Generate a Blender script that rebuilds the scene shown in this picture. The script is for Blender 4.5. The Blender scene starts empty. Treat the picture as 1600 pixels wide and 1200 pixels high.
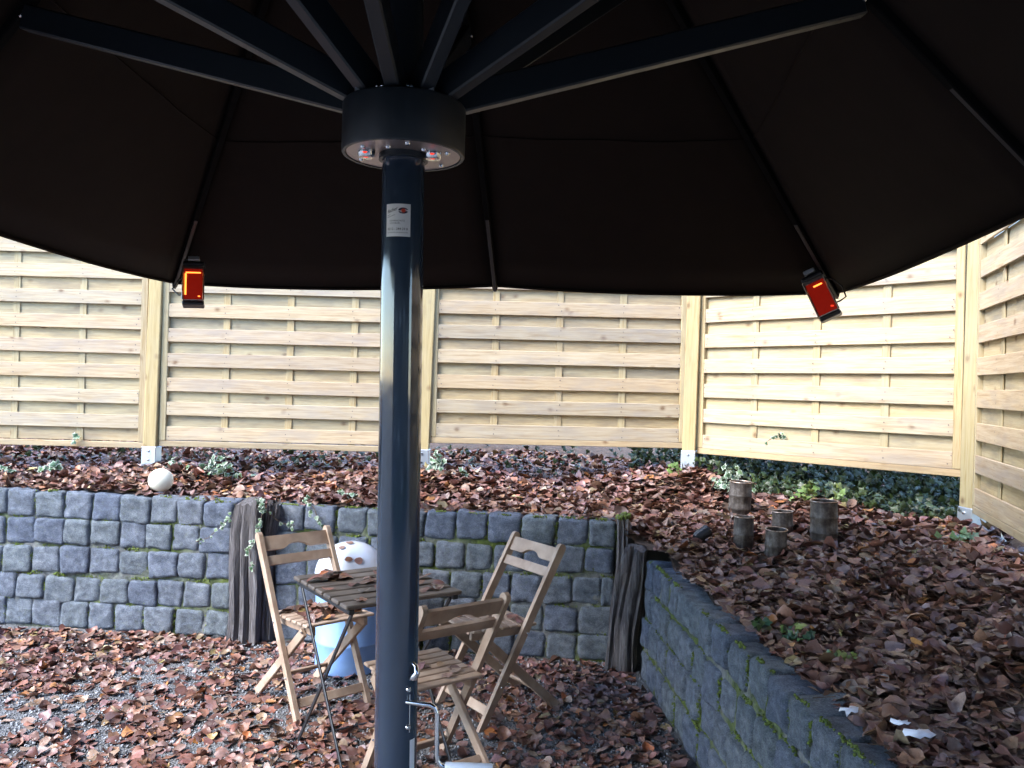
import bpy, bmesh, math, random
import numpy as np
from mathutils import Vector, Matrix
R = math.radians
random.seed(7); rng = np.random.default_rng(11)
scene = bpy.context.scene
col = scene.collection

# ---------------------------------------------------------------- camera, sky, sun, exposure
cd = bpy.data.cameras.new('camera'); cam = bpy.data.objects.new('camera', cd); col.objects.link(cam)
cd.sensor_width = 36; cd.lens = 36 * 1295 / 1600; cd.clip_start = .02; cd.clip_end = 400
cam.location = (0, 0, 1.55)
cam.matrix_world = Matrix.Translation((0, 0, 1.55)) @ Matrix.Rotation(R(-1.5), 4, 'Y') @ Matrix.Rotation(R(90), 4, 'X')
scene.camera = cam
SUN_EL, SUN_AZ = R(46), R(-120)          # azimuth measured from +Y towards +X: behind the viewer, to the left
world = bpy.data.worlds.new('World'); scene.world = world; world.use_nodes = True
wn = world.node_tree.nodes; wl = world.node_tree.links
sky = wn.new('ShaderNodeTexSky'); sky.sky_type = 'NISHITA'; sky.sun_disc = False
sky.sun_elevation = SUN_EL; sky.sun_rotation = SUN_AZ; sky.air_density = 1.0; sky.dust_density = .3; sky.ozone_density = 3.0
bg = wn['Background']; bg.inputs['Strength'].default_value = .14
wl.new(sky.outputs['Color'], bg.inputs['Color'])
sd = bpy.data.lights.new('sun', 'SUN'); sd.energy = 1.8; sd.angle = R(42); sd.color = (1, .97, .93)
so = bpy.data.objects.new('sun', sd); col.objects.link(so)
sdir = Vector((math.sin(SUN_AZ) * math.cos(SUN_EL), math.cos(SUN_AZ) * math.cos(SUN_EL), math.sin(SUN_EL)))
so.rotation_euler = sdir.to_track_quat('Z', 'Y').to_euler(); so.location = sdir * 30
scene.view_settings.view_transform = 'Standard'; scene.view_settings.look = 'None'
scene.view_settings.gamma = 1; scene.view_settings.exposure = 2.65
scene.view_settings.use_curve_mapping = False

cy = scene.cycles
cy.max_bounces = 4; cy.diffuse_bounces = 2; cy.glossy_bounces = 3; cy.transmission_bounces = 1; cy.volume_bounces = 0
cy.use_adaptive_sampling = True; cy.adaptive_threshold = .03; cy.caustics_reflective = False; cy.caustics_refractive = False
cy.use_denoising = True

# ---------------------------------------------------------------- material helpers
class G:
    def __init__(s, name):
        s.m = bpy.data.materials.new(name); s.m.use_nodes = True
        s.t = s.m.node_tree; s.b = s.t.nodes['Principled BSDF']
    def put(s, sock, v):
        if isinstance(v, bpy.types.NodeSocket): s.t.links.new(v, sock)
        elif isinstance(v, bpy.types.Node): s.t.links.new(v.outputs[0], sock)
        elif isinstance(v, (tuple, list)) and len(v) == 3 and sock.type == 'RGBA': sock.default_value = (*v, 1)
        else: sock.default_value = v
    def n(s, typ, props=None, **ins):
        x = s.t.nodes.new('ShaderNode' + typ)
        for k, v in (props or {}).items(): setattr(x, k, v)
        for k, v in ins.items():
            k2 = k.replace('_', ' ')
            s.put(x.inputs[int(k[1:])] if k[0] == 'i' and k[1:].isdigit() else x.inputs[k2], v)
        return x
    def math(s, op, a, b=0.0): return s.n('Math', {'operation': op}, i0=a, i1=b)
    def ramp(s, fac, *stops):
        r = s.n('ValToRGB', i0=fac); e = r.color_ramp.elements
        while len(e) < len(stops): e.new(.5)
        for el, (p, c) in zip(e, stops):
            el.position = p; el.color = (*c, 1) if isinstance(c, tuple) else (c, c, c, 1)
        return r
    def mix(s, f, a, b, mode='MIX'):
        x = s.t.nodes.new('ShaderNodeMix'); x.data_type = 'RGBA'; x.blend_type = mode
        s.put(x.inputs[0], f); s.put(x.inputs[6], a); s.put(x.inputs[7], b)
        return x.outputs[2]
    def coords(s, scale=(1, 1, 1), rand=True, kind='Object'):
        tc = s.n('TexCoord'); o = tc.outputs[kind]
        if rand:
            oi = s.n('ObjectInfo'); s.rnd = oi.outputs['Random']
            sh = s.math('MULTIPLY', s.rnd, 37.0)
            o = s.n('VectorMath', {'operation': 'ADD'}, i0=o, i1=sh).outputs[0]
        return s.n('Mapping', i0=o, Scale=scale).outputs[0]
    def noise(s, v, scale, detail=4, rough=.55, dist=0.0):
        return s.n('TexNoise', Vector=v, Scale=scale, Detail=detail, Roughness=rough, Distortion=dist).outputs[0]
    def vor(s, v, scale, out=0, feature='F1', rnd=1.0):
        return s.n('TexVoronoi', {'feature': feature}, Vector=v, Scale=scale, Randomness=rnd).outputs[out]
    def bump(s, h, strength=.3, dist=.01):
        s.put(s.b.inputs['Normal'], s.n('Bump', Strength=strength, Distance=dist, Height=h))
    def done(s, color=None, rough=None, metal=None, spec=None):
        if color is not None: s.put(s.b.inputs['Base Color'], color)
        if rough is not None: s.put(s.b.inputs['Roughness'], rough)
        if metal is not None: s.put(s.b.inputs['Metallic'], metal)
        if spec is not None: s.put(s.b.inputs['Specular IOR Level'], spec)
        return s.m
M = {}
def pine(name, light, mid, dark, stain, axis='X', stain_amt=.55):
    g = G(name); sc = (.45, 9, 9) if axis == 'X' else ((9, 9, .45) if axis == 'Z' else (9, .45, 9))
    v = g.coords(sc); iso = g.coords((1, 1, 1))
    gr = g.noise(v, 9, 4, .6, .6); fine = g.noise(v, 46, 2, .6)
    c = g.ramp(gr, (.3, dark), (.5, mid), (.68, light))
    c = g.mix(g.math('MULTIPLY', fine, .35), c.outputs[0], dark)
    ks = (1, 1.3, 1.3) if axis == 'X' else (1.3, 1.3, 1)
    kv = g.coords(ks); kd = g.vor(g.n('VectorMath', {'operation': 'ADD'}, i0=kv, i1=g.math('MULTIPLY', gr, .03)).outputs[0], 5.6)
    kn = g.ramp(kd, (.05, 1.0), (.09, .55), (.17, 0.0))
    c = g.mix(g.math('MULTIPLY', kn.outputs[0], .75), c, (.16, .075, .035))
    st = g.ramp(g.noise(g.coords((1.2, 5, 5) if axis == 'X' else (5, 5, 1.2)), 2.6, 3, .65), (.46, 0.0), (.68, 1.0))
    c = g.mix(g.math('MULTIPLY', st.outputs[0], stain_amt), c, stain)
    tint = g.ramp(g.rnd, (0, (.68, .68, .67)), (.35, (.86, .845, .80)), (.7, (.87, .80, .70)), (1, (.78, .74, .72)))
    c = g.mix(1.0, c, tint.outputs[0], 'MULTIPLY')
    g.bump(fine, .3, .004)
    return g.done(c, .72, spec=.25)
M['board'] = pine('pine_board_weathered', (.62, .53, .40), (.55, .45, .32), (.40, .295, .185), (.37, .33, .30))
M['back_board'] = pine('pine_board_back', (.62, .53, .36), (.57, .47, .30), (.45, .34, .20), (.26, .23, .19), stain_amt=.55)
M['batten'] = pine('pine_batten', (.56, .48, .32), (.51, .42, .26), (.36, .26, .13), (.30, .27, .2), 'Z', .3)
M['post'] = pine('pine_post', (.57, .48, .29), (.52, .42, .23), (.39, .29, .14), (.44, .38, .27), 'Z', .4)
M['rail'] = pine('pine_rail', (.54, .43, .29), (.49, .38, .24), (.38, .27, .16), (.36, .3, .22))
def chairwood(name, light, mid, dark):
    g = G(name); v = g.coords((1, 1, 1)); gr = g.noise(v, 9, 3, .5, .4)
    c = g.ramp(gr, (.3, dark), (.52, mid), (.72, light)).outputs[0]
    st = g.ramp(g.noise(v, 6, 4), (.48, 0.0), (.7, 1.0)).outputs[0]
    c = g.mix(g.math('MULTIPLY', st, .5), c, (.16, .12, .09))
    g.bump(gr, .3, .003); return g.done(c, .6, spec=.35)
M['chair'] = chairwood('acacia_weathered', (.46, .345, .26), (.38, .27, .195), (.27, .18, .125))
M['table'] = chairwood('acacia_grey', (.15, .12, .10), (.095, .075, .062), (.045, .036, .03))
g = G('old_oak'); v = g.coords((14, 14, 1)); a = g.noise(v, 4, 7, .7, .8); b2 = g.noise(g.coords((40, 40, 1.5)), 4, 4)
c = g.ramp(a, (.3, (.028, .025, .025)), (.5, (.12, .105, .105)), (.72, (.26, .24, .24))).outputs[0]
g.bump(g.math('ADD', a, g.math('MULTIPLY', b2, .5)), .9, .03); M['oak'] = g.done(c, .85)
# basalt stone: blue grey with pits, lichen and moss film
g = G('basalt_stone'); v = g.coords(); big = g.noise(v, 4, 3); fine = g.noise(v, 34, 4, .75); pit = g.vor(v, 60)
c = g.ramp(g.math('ADD', g.math('MULTIPLY', big, .42), g.math('MULTIPLY', fine, .58)), (.36, (.07, .08, .105)), (.5, (.165, .188, .24)), (.63, (.31, .335, .39))).outputs[0]
tint = g.ramp(g.rnd, (0, (.72, .76, .84)), (.35, (1, 1, 1)), (.7, (.98, 1.0, .9)), (1, (1.1, 1.08, 1.04))).outputs[0]
c = g.mix(1.0, c, tint, 'MULTIPLY')
mo = g.ramp(g.noise(v, 7, 5, .65), (.54, 0.0), (.72, 1.0)).outputs[0]
c = g.mix(g.math('MULTIPLY', mo, .32), c, (.13, .16, .06))
sp = g.ramp(g.noise(v, 130, 2), (.66, 0.0), (.72, 1.0)).outputs[0]
c = g.mix(g.math('MULTIPLY', sp, .5), c, (.4, .42, .44))
g.bump(g.math('ADD', g.math('ADD', fine, g.math('MULTIPLY', pit, .4)), g.math('MULTIPLY', big, 1.5)), 1.0, .014); M['stone'] = g.done(c, .82, spec=.3)
g = G('mossy_mortar'); v = g.coords(rand=False); a = g.noise(v, 26, 5, .7); mo = g.ramp(g.noise(v, 3.4, 4, .6), (.42, 0.0), (.6, 1.0)).outputs[0]
c = g.mix(mo, g.ramp(a, (.35, (.05, .052, .055)), (.65, (.2, .2, .19))).outputs[0], g.ramp(a, (.35, (.02, .035, .008)), (.65, (.11, .14, .025))).outputs[0])
g.bump(a, .9, .02); M['mortar'] = g.done(c, .95)
g = G('moss'); v = g.coords(rand=False); a = g.noise(v, 60, 4, .7); b2 = g.noise(v, 7, 2)
c = g.mix(b2, g.ramp(a, (.3, (.04, .07, .010)), (.65, (.20, .28, .035))).outputs[0], (.10, .12, .03))
g.bump(a, 1.0, .012); M['moss'] = g.done(c, .95)
g = G('gravel_ground'); v = g.coords(rand=False); cell = g.vor(v, 90, 1); dist = g.vor(v, 90); a = g.noise(v, 1.3, 4)
c = g.mix(.85, g.ramp(a, (.35, (.13, .13, .135)), (.65, (.2, .195, .19))).outputs[0], g.n('HueSaturation', Saturation=.12, Value=.5, Color=cell), 'MULTIPLY')
c = g.mix(.5, c, (.15, .15, .155)); g.bump(g.math('SUBTRACT', 1.0, dist), .9, .012); M['gravel'] = g.done(c, .85)
g = G('leaf_mould_soil'); v = g.coords(rand=False); a = g.noise(v, 18, 6, .7)
c = g.ramp(a, (.32, (.025, .016, .011)), (.5, (.075, .045, .03)), (.7, (.15, .09, .06))).outputs[0]
g.bump(a, 1.0, .03); M['soil'] = g.done(c, .95)
g = G('pebble'); oi = g.n('Attribute', {'attribute_name': 'tint'}); g.bump(g.noise(g.coords(rand=False), 300, 3), .3, .002)
M['pebble'] = g.done(oi.outputs['Color'], .75)
def leafmat(name, rough, trans=.0):
    g = G(name); at = g.n('Attribute', {'attribute_name': 'tint'}); v = g.coords(rand=False)
    a = g.noise(v, 90, 2, .65)
    c = g.mix(g.ramp(a, (.4, 0.0), (.7, .55)).outputs[0], at.outputs['Color'], g.mix(.6, at.outputs['Color'], (.05, .025, .015)))
    g.bump(a, .4, .003)
    return g.done(c, g.ramp(a, (.3, rough - .12), (.7, rough + .15)).outputs[0], spec=.5)
M['leaf'] = leafmat('fallen_leaf', .42); M['ivy'] = leafmat('ivy_leaf', .4)
def paint(name, colr, rough, metal=0, spec=.5, bumpy=.0, coat=0):
    g = G(name); v = g.coords(rand=False)
    a = g.noise(v, 35, 4); c = g.mix(g.math('MULTIPLY', a, .35), colr, tuple(x * .72 for x in colr))
    if bumpy: g.bump(g.noise(v, 420, 2), bumpy, .0015)
    g.b.inputs['Coat Weight'].default_value = coat; g.b.inputs['Coat Roughness'].default_value = .08
    return g.done(c, g.ramp(a, (.3, max(.03, rough - .05)), (.7, rough + .06)).outputs[0], metal, spec)
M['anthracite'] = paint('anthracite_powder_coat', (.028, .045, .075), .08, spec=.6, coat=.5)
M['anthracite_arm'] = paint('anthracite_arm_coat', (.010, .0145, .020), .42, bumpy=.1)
M['rib'] = paint('black_rib_sleeve', (.004, .004, .0045), .9, spec=.1); M['rib_end'] = paint('grey_rib_end', (.025, .026, .028), .45)
M['steel'] = paint('stainless_steel', (.72, .74, .78), .16, 1.0)
M['zinc'] = paint('galvanised_steel', (.55, .58, .63), .42, .85, bumpy=.1)
M['plate'] = paint('brushed_plate', (.50, .43, .41), .38, .8)
M['alu'] = paint('heater_aluminium', (.36, .33, .3), .35, .85)
M['black_plastic'] = paint('black_plastic', (.012, .013, .016), .35, bumpy=.1)
M['black_steel'] = paint('black_steel', (.016, .018, .022), .38, bumpy=.2)
M['white_plastic'] = paint('white_plastic', (.80, .82, .86), .3)
M['grip'] = paint('pale_grip', (.66, .70, .78), .35)
M['bin'] = paint('glossy_pale_plastic', (.24, .42, .80), .34, coat=.15)
M['lid'] = paint('glossy_white_lid', (.72, .76, .86), .15, coat=.5)
M['lens'] = paint('cream_globe', (.80, .75, .60), .35)
M['paper'] = paint('sticker_paper', (.74, .75, .80), .45)
M['petal'] = paint('white_petal', (.82, .80, .86), .6)
M['ink'] = paint('navy_ink', (.012, .016, .05), .5); M['red_ink'] = paint('red_ink', (.55, .06, .03), .5)
g = G('canopy_fabric'); v = g.coords(rand=False); w = g.n('TexWave', Vector=v, Scale=160.0, Distortion=.4).outputs[1]; a = g.noise(v, 9, 4)
c = g.mix(a, (.010, .0072, .006), (.017, .012, .010)); g.bump(w, .15, .001); M['fabric'] = g.done(c, .9, spec=.15)
g = G('rusty_tin'); v = g.coords(); a = g.noise(v, 22, 6, .7); st = g.noise(g.coords((9, 9, 1)), 6, 4)
c = g.ramp(g.math('ADD', g.math('MULTIPLY', a, .6), g.math('MULTIPLY', st, .4)), (.34, (.02, .014, .012)), (.5, (.065, .05, .042)), (.68, (.15, .13, .115))).outputs[0]
g.bump(a, .5, .006); M['rust'] = g.done(c, .62, g.ramp(a, (.4, .5), (.6, 0.0)).outputs[0])
g = G('rim_tin'); M['rim'] = g.done(g.ramp(g.noise(g.coords(), 40, 3), (.35, (.2, .12, .08)), (.65, (.5, .42, .36))).outputs[0], .4, .7)
def glow(name, colr, e, st):
    g = G(name); v = g.coords(rand=False)
    g.put(g.b.inputs['Emission Color'], e); g.put(g.b.inputs['Emission Strength'], st); return g.done(g.mix(g.noise(v, 60, 2), colr, tuple(x * .7 for x in colr)), .2)
M['glow_glass'] = glow('red_heater_glass', (.10, .010, .008), (1, .03, .012), .028)
M['filament'] = glow('glowing_tube', (.5, .1, .02), (1, .20, .03), .7)
M['led'] = glow('red_lamp', (.4, .03, .02), (1, .05, .02), .22)
M['render'] = paint('house_render', (.10, .095, .09), .9, bumpy=.3); M['slate'] = paint('roof_slate', (.05, .05, .055), .7); M['dark_glass'] = paint('window_glass', (.015, .018, .02), .05)
M['nail'] = paint('nail_head', (.16, .13, .11), .6, .3)
M['stem'] = paint('dry_stem', (.09, .055, .03), .8)

# ---------------------------------------------------------------- mesh helpers
def tag(o, label=None, cat=None, group=None, kind=None):
    for k, v in (('label', label), ('category', cat), ('group', group), ('kind', kind)):
        if v: o[k] = v
    return o
def link(name, me, mat=None, parent=None):
    o = bpy.data.objects.new(name, me); col.objects.link(o)
    if mat is not None and me is not None and not me.materials: me.materials.append(M[mat])
    if parent is not None: o.parent = parent
    return o
def empty(name, loc=(0, 0, 0), rz=0.0, rx=0.0, ry=0.0):
    o = bpy.data.objects.new(name, None); col.objects.link(o); o.location = loc; o.rotation_euler = (rx, ry, rz)
    o.empty_display_size = .1; return o
def np_mesh(name, V, faces, smooth=False, tint=None):
    """V (n,3); faces list of arrays (k, 3|4)"""
    me = bpy.data.meshes.new(name); V = np.asarray(V, np.float32)
    me.vertices.add(len(V)); me.vertices.foreach_set('co', V.ravel())
    idx = np.concatenate([np.asarray(f, np.int32).ravel() for f in faces])
    tot = np.concatenate([np.full(len(f), np.asarray(f).shape[1], np.int32) for f in faces])
    me.loops.add(len(idx)); me.loops.foreach_set('vertex_index', idx)
    me.polygons.add(len(tot)); me.polygons.foreach_set('loop_start', np.concatenate([[0], np.cumsum(tot)[:-1]]).astype(np.int32))
    me.polygons.foreach_set('loop_total', tot)
    if smooth: me.polygons.foreach_set('use_smooth', np.ones(len(tot), bool))
    if tint is not None:
        at = me.attributes.new('tint', 'FLOAT_COLOR', 'POINT')
        t = np.ones((len(V), 4), np.float32); t[:, :3] = tint; at.data.foreach_set('color', t.ravel())
    me.update(calc_edges=True); return me
def bm_mesh(name, bm, smooth=False, angle=None):
    me = bpy.data.meshes.new(name); bmesh.ops.recalc_face_normals(bm, faces=bm.faces); bm.to_mesh(me); bm.free()
    if smooth: me.polygons.foreach_set('use_smooth', [True] * len(me.polygons))
    if angle is not None and smooth: me.set_sharp_from_angle(angle=R(angle))
    return me
def box_me(name, x0, x1, y0, y1, z0, z1, bev=.003, seg=1):
    bm = bmesh.new(); bmesh.ops.create_cube(bm, size=1)
    for v in bm.verts: v.co = Vector((x0 + (v.co.x + .5) * (x1 - x0), y0 + (v.co.y + .5) * (y1 - y0), z0 + (v.co.z + .5) * (z1 - z0)))
    if bev: bmesh.ops.bevel(bm, geom=bm.edges[:], offset=bev, segments=seg, affect='EDGES', profile=.5)
    return bm_mesh(name, bm)
def bar_me(name, p0, p1, side, w, t, bev=.003):
    """beam p0->p1; w across 'side' axis, t across the third axis"""
    p0, p1, side = Vector(p0), Vector(p1), Vector(side); d = p1 - p0; L = d.length; d.normalize()
    side = (side - d * side.dot(d)).normalized(); n = d.cross(side)
    bm = bmesh.new(); bmesh.ops.create_cube(bm, size=1)
    if bev: 
        for v in bm.verts: v.co = Vector((v.co.x * L, v.co.y * w, v.co.z * t))
        bmesh.ops.bevel(bm, geom=bm.edges[:], offset=bev, segments=1, affect='EDGES')
    mid = (p0 + p1) / 2
    for v in bm.verts: v.co = mid + d * v.co.x + side * v.co.y + n * v.co.z
    return bm_mesh(name, bm)
def tube_me(name, pts, r, seg=12, cap=True):
    pts = [Vector(p) for p in pts]; n = len(pts); rs = r if isinstance(r, (list, tuple)) else [r] * n
    V = []; up = None
    for i, p in enumerate(pts):
        d = ((pts[min(i + 1, n - 1)] - pts[max(i - 1, 0)])).normalized()
        if up is None: up = d.orthogonal().normalized()
        up = (up - d * up.dot(d)).normalized(); s = d.cross(up)
        for k in range(seg):
            a = 2 * math.pi * k / seg; V.append(p + (up * math.cos(a) + s * math.sin(a)) * rs[i])
    bm = bmesh.new(); vs = [bm.verts.new(v) for v in V]
    for i in range(n - 1):
        for k in range(seg): bm.faces.new((vs[i * seg + k], vs[i * seg + (k + 1) % seg], vs[(i + 1) * seg + (k + 1) % seg], vs[(i + 1) * seg + k]))
    if cap: bm.faces.new(vs[:seg]); bm.faces.new(vs[-seg:])
    return bm_mesh(name, bm, True, 40)
def lathe_me(name, prof, seg=40, center=(0, 0), angle=35):
    bm = bmesh.new(); rings = []
    for r, z in prof:
        if r < 1e-5: rings.append([bm.verts.new((center[0], center[1], z))])
        else: rings.append([bm.verts.new((center[0] + r * math.cos(2 * math.pi * k / seg), center[1] + r * math.sin(2 * math.pi * k / seg), z)) for k in range(seg)])
    for a, b in zip(rings, rings[1:]):
        for k in range(seg):
            q = [a[k % len(a)], a[(k + 1) % len(a)], b[(k + 1) % len(b)], b[k % len(b)]]
            q2 = []
            for v in q:
                if v not in q2: q2.append(v)
            if len(q2) > 2: bm.faces.new(q2)
    return bm_mesh(name, bm, True, angle)
def poly_prism_me(name, pts, y0, y1, bev=.002):
    """outline in (x,z) extruded along y"""
    bm = bmesh.new(); a = [bm.verts.new((x, y0, z)) for x, z in pts]; b = [bm.verts.new((x, y1, z)) for x, z in pts]
    n = len(pts); bm.faces.new(a); bm.faces.new(b[::-1])
    for i in range(n): bm.faces.new((a[i], b[i], b[(i + 1) % n], a[(i + 1) % n]))
    return bm_mesh(name, bm)

# ---------------------------------------------------------------- terrain
CP = np.array([(-4.5,5.3,.82),(-3,5.15,.808),(-1.7,4.98,.772),(-.4,4.9,.785),(.6,4.75,.77),(.8,4.55,.68),
(-4.5,5.8,.93),(-2.5,5.8,.90),(-.6,5.8,.93),(1.24,5.8,.97),(1.9,5.15,.88),(2.5,4.5,.82),(2.2,3.5,.82),(1.9,2.6,.78),(1.95,1.5,.75),
(.92,4.1,.61),(1.0,3.5,.61),(1.05,3.0,.60),(1.08,2.5,.60),(1.1,2.0,.60),(1.12,1.3,.58),
(0,8,1.0),(-4,8,1.0),(4,7,.95),(4,3,.9),(4,0,.85),(1.3,4.9,.76)])
def tz(x, y):
    x = np.asarray(x, float); y = np.asarray(y, float)
    w = 1 / ((x[..., None] - CP[:, 0]) ** 2 + (y[..., None] - CP[:, 1]) ** 2 + .01) ** 1.5
    return (w * CP[:, 2]).sum(-1) / w.sum(-1) + .012 * np.sin(7 * x + 3 * y) * np.sin(5 * y - 2 * x)
FRONT = [(-40, 9.8), (-4.6, 5.32), (-1.64, 4.98), (-1.3, 4.95), (.62, 4.70), (.74, 4.50), (.86, 4.35), (.93, 3.4), (.99, 2.6), (1.06, 1.4)]
POLY = np.array(FRONT + [(60, 1.4), (60, 60), (-40, 60)])
def inside(x, y):
    x = np.asarray(x); y = np.asarray(y); r = np.zeros(x.shape, bool); n = len(POLY)
    for i in range(n):
        (x1, y1), (x2, y2) = POLY[i], POLY[(i + 1) % n]
        cnd = ((y1 > y) != (y2 > y)) & (x < (x2 - x1) * (y - y1) / (y2 - y1 + 1e-12) + x1); r ^= cnd
    return r
xs = np.concatenate([[-40, -25, -15, -10, -7], np.arange(-5, 4.5, .05), [5, 6, 8, 12, 20, 35, 60]])
ys = np.concatenate([np.arange(1.4, 7.5, .05), [8, 9, 11, 15, 25, 40, 60]])
X, Y = np.meshgrid(xs, ys, indexing='ij'); Z = tz(X, Y) + rng.normal(0, .004, X.shape)
idx = np.arange(X.size).reshape(X.shape)
cx = (X[:-1, :-1] + X[1:, 1:]) / 2; cy = (Y[:-1, :-1] + Y[1:, 1:]) / 2; keep = inside(cx, cy)
q = np.stack([idx[:-1, :-1], idx[1:, :-1], idx[1:, 1:], idx[:-1, 1:]], -1)[keep]
terrace = tag(link('terrace_ground', np_mesh('terrace_ground', np.stack([X, Y, Z], -1).reshape(-1, 3), [q], True), 'soil'), kind='structure')
gx = np.concatenate([[-150, -40, -12], np.arange(-4.6, 2.0, .1), [6, 20, 150]]); gy = np.concatenate([[-150, -40, -8, -2], np.arange(.5, 5.4, .1), [9, 30, 150]])
X, Y = np.meshgrid(gx, gy, indexing='ij'); Z = .006 * np.sin(5 * X + 1) * np.sin(4 * Y) * (np.abs(X) < 5)
idx = np.arange(X.size).reshape(X.shape)
q = np.stack([idx[:-1, :-1], idx[1:, :-1], idx[1:, 1:], idx[:-1, 1:]], -1).reshape(-1, 4)
ground = tag(link('gravel_ground', np_mesh('gravel_ground', np.stack([X, Y, Z], -1).reshape(-1, 3), [q], True), 'gravel'), kind='structure')

# ---------------------------------------------------------------- stone walls
def stone_me(i):
    bm = bmesh.new(); bmesh.ops.create_cube(bm, size=2); bmesh.ops.subdivide_edges(bm, edges=bm.edges[:], cuts=8, use_grid_fill=True)
    r = random.Random(100 + i); off = Vector((r.uniform(0, 90), r.uniform(0, 90), r.uniform(0, 90)))
    pw = r.uniform(9, 17); sk = [r.uniform(-.09, .09) for _ in range(4)]
    from mathutils import noise
    for v in bm.verts:
        p = v.co.copy(); m = (abs(p.x) ** pw + abs(p.y) ** pw + abs(p.z) ** pw) ** (1 / pw); p = p / m
        n = noise.noise_vector(p * 1.1 + off) * .08 + noise.noise_vector(p * 2.6 + off) * .05 + noise.noise_vector(p * 6.5 + off) * .022
        p += n; p.x *= 1 + sk[0] * p.z; p.z *= 1 + sk[1] * p.x; p.y += sk[2] * .4 * p.x * (p.y < 0)
        v.co = p * .5
    return bm_mesh('stone_%d' % i, bm, True)
STONES = [stone_me(i) for i in range(16)]
for s_ in STONES: s_.materials.append(M['stone'])
def wall(name, label, A, B, zA, zB, courses, depth, wmin=.145, wmax=.185, batter=.05, sag=0.0, gap=.002, mossy=1.0):
    """face line A->B at the ground, viewer on the right-hand side of A->B; stones as children"""
    A, B = Vector((*A, 0)), Vector((*B, 0)); d = (B - A); L = d.length; d.normalize(); back = Vector((-d.y, d.x, 0))
    ang = math.atan2(d.y, d.x); root = empty(name, A, 0)
    tag(root, label, 'retaining wall', 'dry basalt retaining walls')
    rr = random.Random(name + label); moss_pts = []
    for cidx in range(courses):
        s = -.0 + (rr.uniform(-.06, 0) if cidx % 2 else 0)
        while s < L - .04:
            w = rr.uniform(wmin, wmax)
            if s + w > L - .07: w = L - s
            s0, s1 = max(s, 0), min(s + w, L); mid = (s0 + s1) / 2; t = mid / L
            htot = zA + (zB - zA) * t; ch = htot / courses
            wob = .012 * math.sin(mid * 2.1 + cidx) ; z = ch * (cidx + .5) + wob * (0 < cidx < courses - 1) - sag * math.sin(math.pi * t)
            o = link('stone', rr.choice(STONES), None, root)
            hh = ch - .014 + rr.uniform(-.014, .006)
            yb = batter * (z / htot) + rr.uniform(-.008, .010)
            o.location = d * mid + back * (depth / 2 + yb) + Vector((0, 0, z + rr.uniform(-.004, .004)))
            o.rotation_euler = (rr.uniform(-.06, .06), rr.uniform(-.05, .05), ang + rr.uniform(-.06, .06))
            o.scale = ((s1 - s0) - gap, depth, hh + .011 - gap * .4)
            if rr.random() < .34 * mossy: moss_pts.append((s1, z, yb, 0, rr.uniform(.3, 1)))
            if rr.random() < .42 * mossy: moss_pts.append((mid, z + ch / 2, yb, 1, rr.uniform(.3, 1)))
            s += w
    bm = bmesh.new()                                       # recessed core between the stones
    zt = lambda t: zA + (zB - zA) * t - .03
    pts = []
    for t in (0, 1):
        for yy, z in ((.016, -.05), (.016 + batter, zt(t)), (depth + batter - .015, zt(t)), (depth, -.05)): pts.append(bm.verts.new(d * (.01 + (L - .02) * t) + back * yy + Vector((0, 0, z))))
    for f in ((0, 1, 2, 3), (7, 6, 5, 4), (0, 4, 5, 1), (1, 5, 6, 2), (2, 6, 7, 3), (3, 7, 4, 0)): bm.faces.new([pts[i] for i in f])
    link('mortar', bm_mesh('mortar', bm), 'mortar', root)
    bm = bmesh.new()                                       # moss cushions in the joints
    ico = bmesh.new(); bmesh.ops.create_icosphere(ico, subdivisions=1, radius=1); iv = np.array([v.co for v in ico.verts]); ifc = np.array([[v.index for v in f.verts] for f in ico.faces]); ico.free(); bm.free()
    MV = []; MF = []
    for (s, z, yb, hor, ext) in moss_pts:
        for _ in range(int(8 + 40 * ext)):
            du, dv = rr.gauss(0, .035 * ext + .006), rr.gauss(0, .006)
            p = d * (s + (du if hor else dv)) + back * (yb + .020 + rr.uniform(-.010, .008)) + Vector((0, 0, min(z + (dv if hor else du), zt(.5) + .03)))
            rad = rr.uniform(.0022, .0068); MF.append(ifc + len(MV) * len(iv)); MV.append(iv * rng.uniform(.7, 1.25, (len(iv), 1)) * rad + np.array(p))
    if moss_pts: tag(link('moss', np_mesh('moss', np.concatenate(MV), [np.concatenate(MF)], True), 'moss', root), kind='stuff')
    return root
wall('stone_retaining_wall', 'grey blue stone retaining wall below the white globe, left of the tall weathered sleeper', (-4.5, 5.24), (-1.63, 4.885), .855, .805, 5, .19, .165, .195, .03)
wall('stone_retaining_wall', 'mossy stone retaining wall behind the folding chairs, between the two weathered sleepers', (-1.385, 4.885), (.60, 4.625), .805, .80, 5, .19, .160, .20, .03, gap=.005, mossy=1.6)
wall('stone_retaining_wall', 'low mossy stone wall running towards the viewer on the right', (.715, 4.46), (.93, 1.4), .625, .62, 4, .23, .15, .2, .03, gap=.016, mossy=1.8)

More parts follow.
